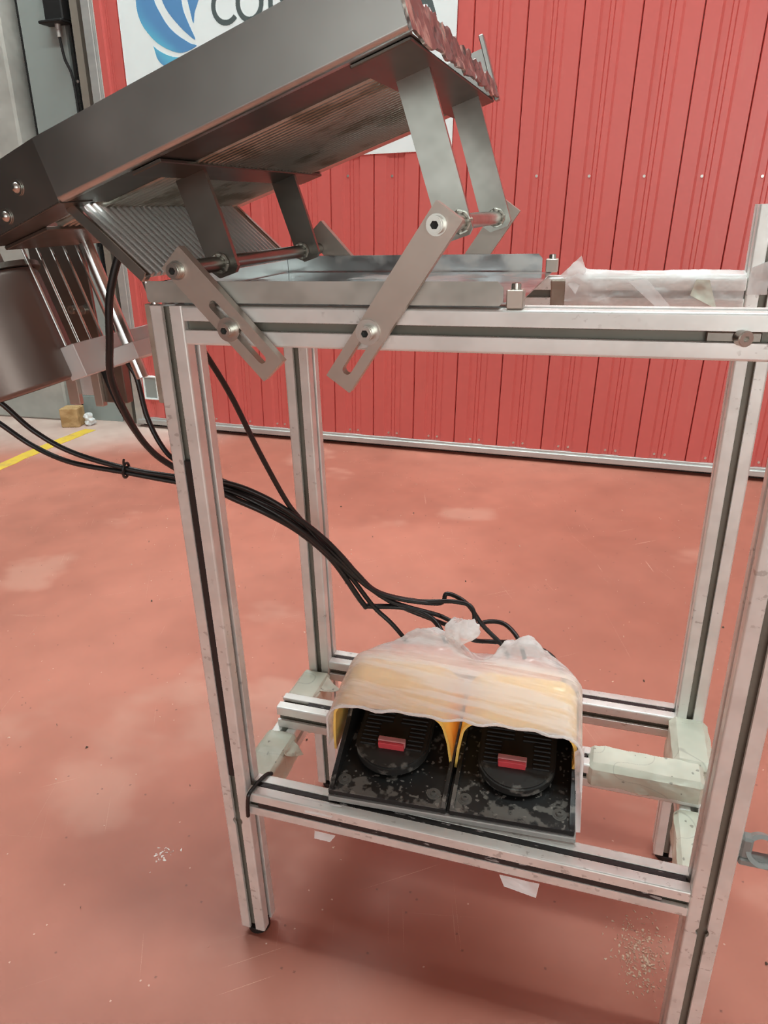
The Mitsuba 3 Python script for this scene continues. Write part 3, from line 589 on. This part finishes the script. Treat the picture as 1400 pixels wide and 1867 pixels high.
# slotted bars that carry the rods
def slot_bar(name, label, top, bot, wd, y, b1, b2, slot):
    k = thing(name, label, 'slotted bar', 'slotted steel bars holding the trough rods')
    top, bot = np.array(top), np.array(bot); d = (bot - top) / np.linalg.norm(bot - top); L = np.linalg.norm(bot - top); n = np.array([-d[1], d[0]])
    P = Polygon([(0, -wd / 2), (L, -wd / 2), (L, wd / 2), (0, wd / 2)]).buffer(-.001).buffer(.001, 2)
    P = P.difference(LineString([(slot[0], 0), (L - slot[1], 0)]).buffer(.0052, 6))
    ex_, ey_ = np.array([d[0], 0, d[1]]), np.array([n[0], 0, n[1]])
    m = moved(extr(P, .012), (top[0], y, top[1]), ex_, ey_, (0, 1, 0)); m.fix_normals()
    obj('bar', m, 'bar_steel', k)
    if b2 is not None:
        obj('washer', facing(washer(.0135, .004, .0018), (b2[0], y - .0002, b2[1])), 'bolt_steel', k)
        obj('bolt', facing(socket_bolt(.0082, .010), (b2[0], y - .002, b2[1])), 'bolt_steel', k)
        obj('bolt', facing(socket_bolt(.0085, .010), (b1[0], y - .0002, b1[1])), 'bolt_steel', k)
        obj('washer', facing(washer(.0105, .004, .0016), (b1[0], y - .0001, b1[1])), 'bolt_steel', k)
        for q in (b1, b2):
            kk = [x for x in scene if x.startswith(k + '__bolt')][0 if q is b2 else 1]
            obj('socket', facing(extr(Point(0, 0).buffer(.0040, 6), .0004), (q[0], y - (.0068 if q is b2 else .0050), q[1])), 'black_matt', kk)  # black disc paints the shade at the bottom of the hex recess
        obj('spacer', facing(washer(.009, .003, .0038), (b2[0], .0, b2[1])), 'bolt_steel', k)
    return k
slot_bar('slotted_bar', 'slotted bar bolted to the front rail below the left legs, leaning right', (.0485, 1.1085), (.163, .985), .0345, -.016, (.0555, 1.0945), (.1125, 1.031), (.070, .019))
slot_bar('slotted_bar', 'longer slotted bar bolted across the tray lip in front of the right legs', (.3655, 1.149), (.241, .974), .0325, -.016, (.353, 1.136), (.2785, 1.0315), (.140, .020))
slot_bar('slotted_bar', 'slotted bar behind the tray below the back left leg', (.0485, 1.1255), (.163, 1.002), .0345, .4045, None, None, (.070, .019))
slot_bar('slotted_bar', 'slotted bar behind the tray below the back right leg', (.3655, 1.153), (.241, .978), .0325, .4045, None, None, (.140, .020))

# ------------------------------------------------------------------ vibrating drive at the left
dn = tn
dr_ = thing('drum_housing', 'polished steel drum hanging under the left end of the trough', 'drum')
c_bot = np.array([-.282, .085, .918])
def lathe(P, n=48):
    P = np.array(P, float); a = np.arange(n) * 2 * np.pi / n
    v = np.vstack([np.stack([r * np.cos(a), r * np.sin(a), np.full(n, z)], 1) for r, z in P]); f = []
    for i in range(len(P) - 1):
        for j in range(n):
            k = (j + 1) % n; f += [[i * n + j, i * n + k, (i + 1) * n + k], [i * n + j, (i + 1) * n + k, (i + 1) * n + j]]
    return trimesh.Trimesh(v, f, process=False)
def on_drum(m): return moved(m, c_bot, td, (0, 1, 0), tn)
obj('body', on_drum(lathe([(0, 0), (.074, 0), (.0775, .002), (.079, .006), (.079, .150), (.076, .158), (0, .158)])), 'stainless_smooth', dr_, smooth=40)
obj('top_flange', on_drum(lathe([(0, .159), (.084, .159), (.084, .166), (0, .166)])), 'dark_steel', dr_, smooth=30)
obj('hanger', on_drum(cbox((-.03, -.03, .166), (.03, .03, .198), .002)), 'dark_steel', dr_)

rg = thing('guide_rod_unit', 'aluminium block hung on thin rods and a chrome guide rod beside the drum', 'rod unit')
bo = np.array([-.2110, .09, .935])
def on_blk(m): return moved(m, bo, td, (0, 1, 0), tn)
obj('bar_block', on_blk(cbox((0, 0, 0), (.030, .235, .0475), .001)), 'pale_steel', rg)
obj('clamp_block', on_blk(cbox((.0305, .062, .001), (.078, .225, .0255), .001)), 'pale_steel', rg)
for k in range(5):
    y = .0062 + .0268 * k
    obj('rod', on_blk(rod((.012, y, .047), (.012, y, .192), .0022, 10)), 'chrome', rg)
obj('guide_rod', on_blk(rod((.0555, .082, -.028), (.0555, .082, .178), .0094)), 'chrome', rg)
obj('guide_rod', on_blk(rod((.0555, .185, -.010), (.0555, .185, .178), .0070)), 'chrome', rg)
obj('top_block', on_blk(cbox((-.004, -.004, .190), (.075, .21, .204), .001)), 'dark_steel', rg)

br = thing('drive_bracket', 'dark steel bracket with bolts and short legs behind the thin rods', 'bracket')
obj('plate', cbox((-.398, .262, .93), (-.290, .268, 1.12), .001), 'dark_steel', br)
obj('side_plate', cbox((-.402, .236, .935), (-.384, .262, 1.02), .001), 'dull_steel', br)
obj('leg', cbox((-.367, .252, .852), (-.345, .262, .95), .001), 'bar_steel', br)
obj('leg', cbox((-.312, .250, .852), (-.296, .262, .96), .001), 'bar_steel', br)
obj('leg', cbox((-.296, .258, .858), (-.252, .275, .96), .001), 'dark_steel', br)
obj('pale_panel', cbox((-.348, .262, .868), (-.306, .270, .935), .001), 'pale_steel', br)
for (x, z) in ((-.372, 1.008), (-.372, .955), (-.330, 1.012), (-.308, 1.012), (-.318, .95)):
    obj('bolt', facing(socket_bolt(.0072, .007), (x, .2618, z)), 'bolt_steel', br)

# ------------------------------------------------------------------ cables
CG = 'black cables between the drive and the foot pedals'
def cable(P, label, r=.0042): return obj('cable', tube(P, r, 10, 9), 'cable', smooth=True, label=label, cat='cable', group=CG)
cable([(-.40, .10, .908), (-.372, .11, .891), (-.34, .13, .842), (-.292, .15, .803), (-.21, .17, .775), (-.136, .19, .76), (-.053, .21, .749), (.003, .23, .722), (.05, .25, .682), (.093, .28, .625), (.13, .31, .556), (.160, .34, .505), (.225, .37, .479), (.295, .375, .485), (.330, .37, .476), (.337, .345, .425)],
      'black cable from under the drum, upper one through the tie, ending over the pedals')
cable([(-.419, .11, .878), (-.393, .12, .853), (-.357, .14, .812), (-.297, .15, .785), (-.212, .17, .7675), (-.137, .19, .751), (-.055, .21, .736), (.001, .23, .704), (.048, .25, .664), (.092, .28, .603), (.119, .31, .546), (.152, .33, .48), (.185, .335, .445), (.215, .335, .41)],
      'black cable from under the drum, lower one through the tie')
cable([(-.05, .055, 1.125), (-.069, .052, 1.105), (-.089, .048, 1.058), (-.102, .05, 1.003), (-.122, .065, .947), (-.132, .1, .88), (-.137, .14, .825), (-.122, .172, .785), (-.05, .205, .729), (.005, .225, .696), (.05, .258, .650), (.095, .288, .586), (.135, .32, .49), (.146, .33, .479), (.206, .36, .467), (.258, .36, .45), (.29, .335, .42)],
      'thick black cable dropping in front of the aluminium block', .0050)
cable([(-.255, .21, .96), (-.242, .20, .923), (-.218, .19, .877), (-.184, .182, .828), (-.15, .18, .794), (-.12, .186, .775), (-.06, .21, .742), (.0, .235, .708), (.045, .262, .668), (.10, .29, .597), (.16, .33, .51), (.26, .38, .473), (.275, .40, .485), (.314, .39, .476), (.347, .38, .44), (.385, .37, .41), (.40, .36, .39)],
      'black cable from behind the block that loops up behind the pedals')
cable([(-.205, .205, .965), (-.194, .20, .94), (-.182, .20, .916), (-.173, .198, .855), (-.151, .196, .806), (-.125, .198, .782), (-.06, .214, .75), (-.002, .24, .714), (.042, .266, .674), (.098, .296, .605), (.165, .336, .50), (.262, .375, .452), (.275, .372, .45), (.32, .37, .438), (.354, .40, .437), (.385, .40, .436), (.414, .37, .428), (.43, .35, .40)],
      'black cable right of the block with a steep short drop')
cable([(-.012, .08, 1.03), (-.006, .118, .979), (.004, .16, .908), (.018, .2, .813), (.037, .24, .717), (.052, .262, .672), (.095, .285, .598), (.14, .32, .53), (.19, .36, .47), (.30, .385, .42), (.331, .37, .412), (.365, .39, .401), (.426, .39, .407), (.473, .38, .396), (.497, .36, .372), (.502, .34, .35)],
      'black cable hanging steeply from the front top rail to the pedals')
obj('cable_tie', tube([(-.209 + .0085 * math.sin(a) * .3, .17 + .008 * math.cos(a), .7715 + .0125 * math.sin(a)) for a in np.linspace(0, 2 * math.pi, 16)], .0022, 6, 3), 'cable', label='small black tie holding the two lower cables together', cat='cable tie')
scene_tail = obj('tail', tube([(-.206, .163, .783), (-.203, .160, .790), (-.2, .158, .794)], .002, 6), 'cable', 'cable_tie_001')

# ------------------------------------------------------------------ double foot pedal
PO = np.array([.176, .018, .3176]); pex = np.array([.366, .020, 0]); pex /= np.linalg.norm(pex); pey = np.array([-pex[1], pex[0], 0])
tilt = math.atan2(.3314 - .3174, .166)          # rests on the front rail and the higher cross rail
pey = pey * math.cos(tilt) + np.array([0, 0, math.sin(tilt)]); pez = np.cross(pex, pey)
def on_ped(m): return moved(m, PO, pex, pey, pez)
fp = thing('foot_pedal_unit', 'double foot switch with black bases and yellow hoods on the lower rails', 'foot pedal')
PW = .3675
obj('base_plate', on_ped(cbox((0, 0, 0), (PW, .255, .010), .0012)), 'galvanised', fp)
obj('joint_strip', on_ped(cbox((.1817, .006, .0103), (.1863, .236, .0135), .0005)), 'black_matt', fp)  # black filler puts shade into the gap between the two bases
for k, (xa, xb) in enumerate(((.0, .1815), (.1865, PW - .002))):
    side = ('left', 'right')[k]
    cheek = Polygon([(.004, .0104), (.228, .0104), (.228, .080), (.150, .088), (.105, .060), (.012, .026), (.004, .018)])
    def cheek_mesh(x, t=.007):
        m = moved(extr(cheek, t), (x, 0, 0), (0, 1, 0), (0, 0, 1), (1, 0, 0)); return m
    low = Polygon([(.004, .0104), (.228, .0104), (.228, .032), (.09, .032), (.012, .026), (.004, .018)])
    lowm = lambda x: moved(extr(low, .006), (x, 0, 0), (0, 1, 0), (0, 0, 1), (1, 0, 0))
    parts = [cbox((xa, .004, .0104), (xb, .240, .020), .001), cbox((xa + .008, .195, .019), (xb - .008, .228, .080), .006)]
    parts += [cheek_mesh(xa + .001), lowm(xb - .007)] if k == 0 else [lowm(xa + .001), cheek_mesh(xb - .008)]
    bs = obj('base', on_ped(join(*parts)), 'pedal_base', fp, label=f'{side} black base with grey dirt')
    for x in (xa + .020, xb - .022):
        obj('screw', on_ped(moved(join(washer(.0105, .004, .0012), moved(washer(.0078, .004, .001), (0, 0, .001)), moved(socket_bolt(.0052, .0042, .0026), (0, 0, .001))), (x, .028, .0198))), 'dusty', bs)
    # pedal
    cx = (xa + xb) / 2 - (.010 if k == 0 else .0)
    hw = .0585
    tip = [(cx + hw * math.cos(a), .098 + .056 * math.sin(a)) for a in np.linspace(math.pi, 2 * math.pi, 22)]
    out = Polygon(tip + [(cx + hw, .215), (cx - hw, .215)])
    inner = out.buffer(-.003)
    pd = join(extr(out, .013), moved(extr(inner, .0025), (0, 0, .013)))
    ry = .082
    ridges = []
    while ry < .205:
        for (q0, q1) in ((cx - hw + .008, cx - .024), (cx + .024, cx + hw - .008)) if ry < .128 else ((cx - hw + .008, cx - .006), (cx + .006, cx + hw - .008)):
            w = math.sqrt(max(0.0, 1 - max(0, (.098 - ry) / .056) ** 2)) * hw - .006
            q0, q1 = max(q0, cx - w), min(q1, cx + w)
            if q1 - q0 > .006: ridges.append(cbox((q0, ry, .0145), (q1, ry + .0042, .0178), .0012))
        ry += .0082
    pt = math.radians(5.0); pey2 = np.array([0, math.cos(pt), math.sin(pt)]); pez2 = np.array([0, -math.sin(pt), math.cos(pt)])
    def on_pedal(m): return on_ped(moved(m, (0, 0, .024), (1, 0, 0), pey2, pez2))
    pdk = obj('pedal', on_pedal(pd), 'pedal_black', fp, label=f'{side} black ribbed pedal')
    obj('tread_rib', on_pedal(join(*ridges)), 'black_matt', pdk, kind='stuff')
    ic = cx + (.002 if k == 0 else -.006)
    obj('insert', on_pedal(join(cbox((ic - .0205, .078, .0150), (ic + .0205, .083, .0275), .0008))), 'red_plastic', pdk, label='red insert')
    obj('insert_top', on_pedal(cbox((ic - .0215, .0832, .0150), (ic + .0215, .092, .0290), .0008)), 'pink_plastic', pdk)
    # hood
    ha, hb = (-.013, .1765) if k == 0 else (.1835, PW - .0045)
    zt_ = .121
    def arch(y):
        """Outer outline (x, z) of the hood at depth y, bottom-left to bottom-right."""
        q = (y - .085) / .185; z1 = zt_ - .006 * q - .03 * max(0, q - .58) ** 2 * 26
        r = .030; a0, b0 = ha + .004, hb - .004
        L = [(ha, .020), (ha + .001, .060)] + [(a0 + r - r * math.cos(a), z1 - r + r * math.sin(a)) for a in np.linspace(0.1, math.pi / 2, 8)]
        R = [(b0 - r + r * math.cos(a), z1 - r + r * math.sin(a)) for a in np.linspace(math.pi / 2, .1, 8)] + [(hb - .001, .068), (hb - (.0 if k == 0 else .004), .020 if k == 0 else .055)]
        if k == 0: R = [(x + (-.016 * max(0, (z - .03) / .1) if x > hb - .04 else 0) * .6, z) for x, z in R]
        else: L = [(x + (.016 * max(0, (z - .03) / .1) if x < ha + .04 else 0) * .6, z) for x, z in L]
        return np.array(L + R)
    ys = np.r_[np.linspace(.085, .205, 8), .220, .230, .236]
    G = np.array([[(x, y + (.028 if y < .09 else .028 * (1 - (y - .09) / .2)) * max(0, .06 - z) * -10 * 0, z) for x, z in arch(y)] for y in ys])
    obj('hood', on_ped(patch(G, .0038)), 'hood_yellow', fp, smooth=40, label=f'{side} yellow hood')

# ------------------------------------------------------------------ plastic film over the hoods
nu, nv = 120, 84
us = np.linspace(0, 1, nu)
def film_prof(v):
    """Outline across the unit (x, z) at depth y(v)."""
    xl, xr, z1, r = -.0175, PW + .0020, .1275, .034
    P = [(xl - .001, .040 - .035 * min(1, v * 3)), (xl, .07)] + [(xl + r - r * math.cos(a), z1 - r + r * math.sin(a)) for a in np.linspace(.15, math.pi / 2, 7)]
    P += [(x, z1) for x in np.linspace(xl + r, xr - r, 12)[1:-1]]
    P += [(xr - r + r * math.cos(a), z1 - r + r * math.sin(a)) for a in np.linspace(math.pi / 2, .15, 7)] + [(xr, .07), (xr + .003, .03), (xr + .004, .003)]
    P = spline(P, 6); s = np.r_[0, np.cumsum(np.linalg.norm(np.diff(P, axis=0), axis=1))]; s /= s[-1]
    return np.stack([np.interp(us, s, P[:, 0]), np.interp(us, s, P[:, 1])], 1)
FG = np.zeros((nv, nu, 3))
for i, v in enumerate(np.linspace(0, 1, nv)):
    P = film_prof(v); x, z = P[:, 0], P[:, 1]
    y = .076 + .280 * v - np.clip((x - .348) / .02, 0, 1) * (1 - v) ** 3 * np.clip((.11 - z) / .11, 0, 1) * .062
    up = np.clip((z - .06) / .06, 0, 1)
    zz = np.where(z > 0, z * (1 - (.008 * v + .088 * np.clip((v - .44) / .56, 0, 1) ** 1.2) / .1275), z)
    # puffs gathered behind the hoods
    bump = (np.exp(-((x - .105) / .066) ** 2) * .050 + np.exp(-((x - .274) / .054) ** 2) * .050) * math.exp(-((v - .80) / .13) ** 2)
    dip = np.exp(-((x - .195) / .025) ** 2) * .026 * math.exp(-((v - .80) / .12) ** 2)
    zz = zz + (bump - dip) * up
    q_ = np.clip((np.abs(x - .18) - .08) / .11, 0, 1); xx = x + (.18 - x) * .16 * np.clip((v - .55) / .45, 0, 1) * q_ * q_ * (3 - 2 * q_)
    FG[i] = np.stack([xx, y + 0 * x, zz], 1)
nn = meshkit.fbm(FG * np.array([9, 60, 40]), 4, 3) - .5
n2 = meshkit.fbm(FG * np.array([45, 50, 50]), 4, 8) - .5
vv = np.linspace(0, 1, nv)[:, None]
FG[..., 2] += nn * .004 + n2 * .030 * np.clip((vv - .58) / .25, 0, 1) * np.clip((FG[..., 2] - .06) / .04, 0, 1) * np.clip((.165 - np.abs(FG[..., 0] - .182)) / .05, 0, 1)
FG[..., 1] += n2 * .012 * np.clip((vv - .55) / .25, 0, 1) * np.clip((.165 - np.abs(FG[..., 0] - .182)) / .05, 0, 1)
FG[0, :, 1] += (meshkit.noise(np.c_[us * 22, us * 0, us * 0]) - .5) * .010
pw = thing('plastic_wrap', 'milky stretch film wrapped over the yellow foot pedal hoods', 'plastic wrap')
obj('film', on_ped(sheet(FG)), 'film', pw, smooth=True)
fz = np.linspace(0, 1, 24)
FF = np.array([[(PW + .0045 + .002 * t - .014 * q * (1 - .5 * t), .078 - .060 * t ** 2.2 + .002 * math.sin(19 * t) - .001 * q, .098 - .095 * t + .012 * (1 - t) * (1 - q)) for q in np.linspace(0, 1, 6)] for t in fz])
obj('front_fold', on_ped(sheet(FF)), 'film_scrap', pw, smooth=True)
def bunch(c, r, seed, h):
    u_, v_ = np.meshgrid(np.linspace(0, 2 * math.pi, 40), np.linspace(0, 1, 22), indexing='ij')
    rad = r * (.35 + .65 * np.sin(math.pi * (.12 + .80 * v_))) * (1 + .25 * np.sin(7 * u_ + seed) * v_)
    P = np.stack([c[0] + rad * np.cos(u_) * 1.2, c[1] + rad * np.sin(u_) * .6 + .01 * v_, c[2] + h * v_], -1)
    P += (meshkit.fbm(P * 55, 3, seed)[..., None] - .5) * .022; return P
obj('gathered_end', on_ped(sheet(bunch((.160, .290, .104), .024, 3, .040))), 'film_thin', pw, smooth=True)
obj('hem', on_ped(tube(FG[0, 4:-10:2] + np.array([0, -.0006, -.0012]), .0016 + .0014 * meshkit.noise(np.c_[np.arange(len(FG[0, 4:-10:2])) * .9, np.zeros(len(FG[0, 4:-10:2])), np.zeros(len(FG[0, 4:-10:2]))]), 7, smooth=False)), 'film_scrap', pw, smooth=True, label='rolled white front hem')

# ------------------------------------------------------------------ debris on the floor
def flakes(pts, size, seed, thick=.0012):
    r = np.random.default_rng(seed); ms = []
    for (x, y) in pts:
        s = size * r.uniform(.4, 1.3); n = r.integers(3, 6); a = np.sort(r.uniform(0, 2 * math.pi, n)); e = r.uniform(.35, 1.0)
        P = np.stack([s * np.cos(a), s * e * np.sin(a)], 1); q = r.uniform(0, math.pi); R_ = np.array([[math.cos(q), -math.sin(q)], [math.sin(q), math.cos(q)]]); P = P @ R_.T + (x, y)
        b = np.c_[P, np.full(n, F0 + .0002)]; t = np.c_[P, np.full(n, F0 + thick * r.uniform(.5, 1.6))]
        ms.append(trimesh.convex.convex_hull(np.vstack([b, t, [[x, y, F0 + thick * 2]]])))
    return join(*ms)
c = np.array([.668, .152]); pts = c + rng.normal(size=(420, 2)) * np.array([.022, .030]) @ np.array([[1, -.4], [.2, 1]])
obj('sawdust', flakes(pts, .0026, 5), 'sawdust', smooth=False, kind='stuff', label='small scatter of pale shavings beside the right upright', cat='shavings')
pts = np.c_[rng.uniform(-1.2, 1.5, 85), rng.uniform(-.25, 2.3, 85)]
obj('paint_chips', flakes(pts, .0036, 6), 'chip', smooth=False, kind='stuff', label='pale chips scattered over the red floor', cat='chips')
pts = np.c_[rng.uniform(-1.2, 1.4, 45), rng.uniform(-.2, 2.2, 45)]
obj('grit', flakes(pts, .0034, 8, .003), 'chip_dark', smooth=False, kind='stuff', label='dark grit scattered over the red floor', cat='grit')
pts = np.array([-.232, .105]) + rng.normal(size=(26, 2)) * np.array([.012, .014])
obj('paint_smear', flakes(pts, .0042, 9, .0006), 'white_smear', smooth=False, kind='stuff', label='white paint flecks on the floor left of the front left upright', cat='paint flecks')
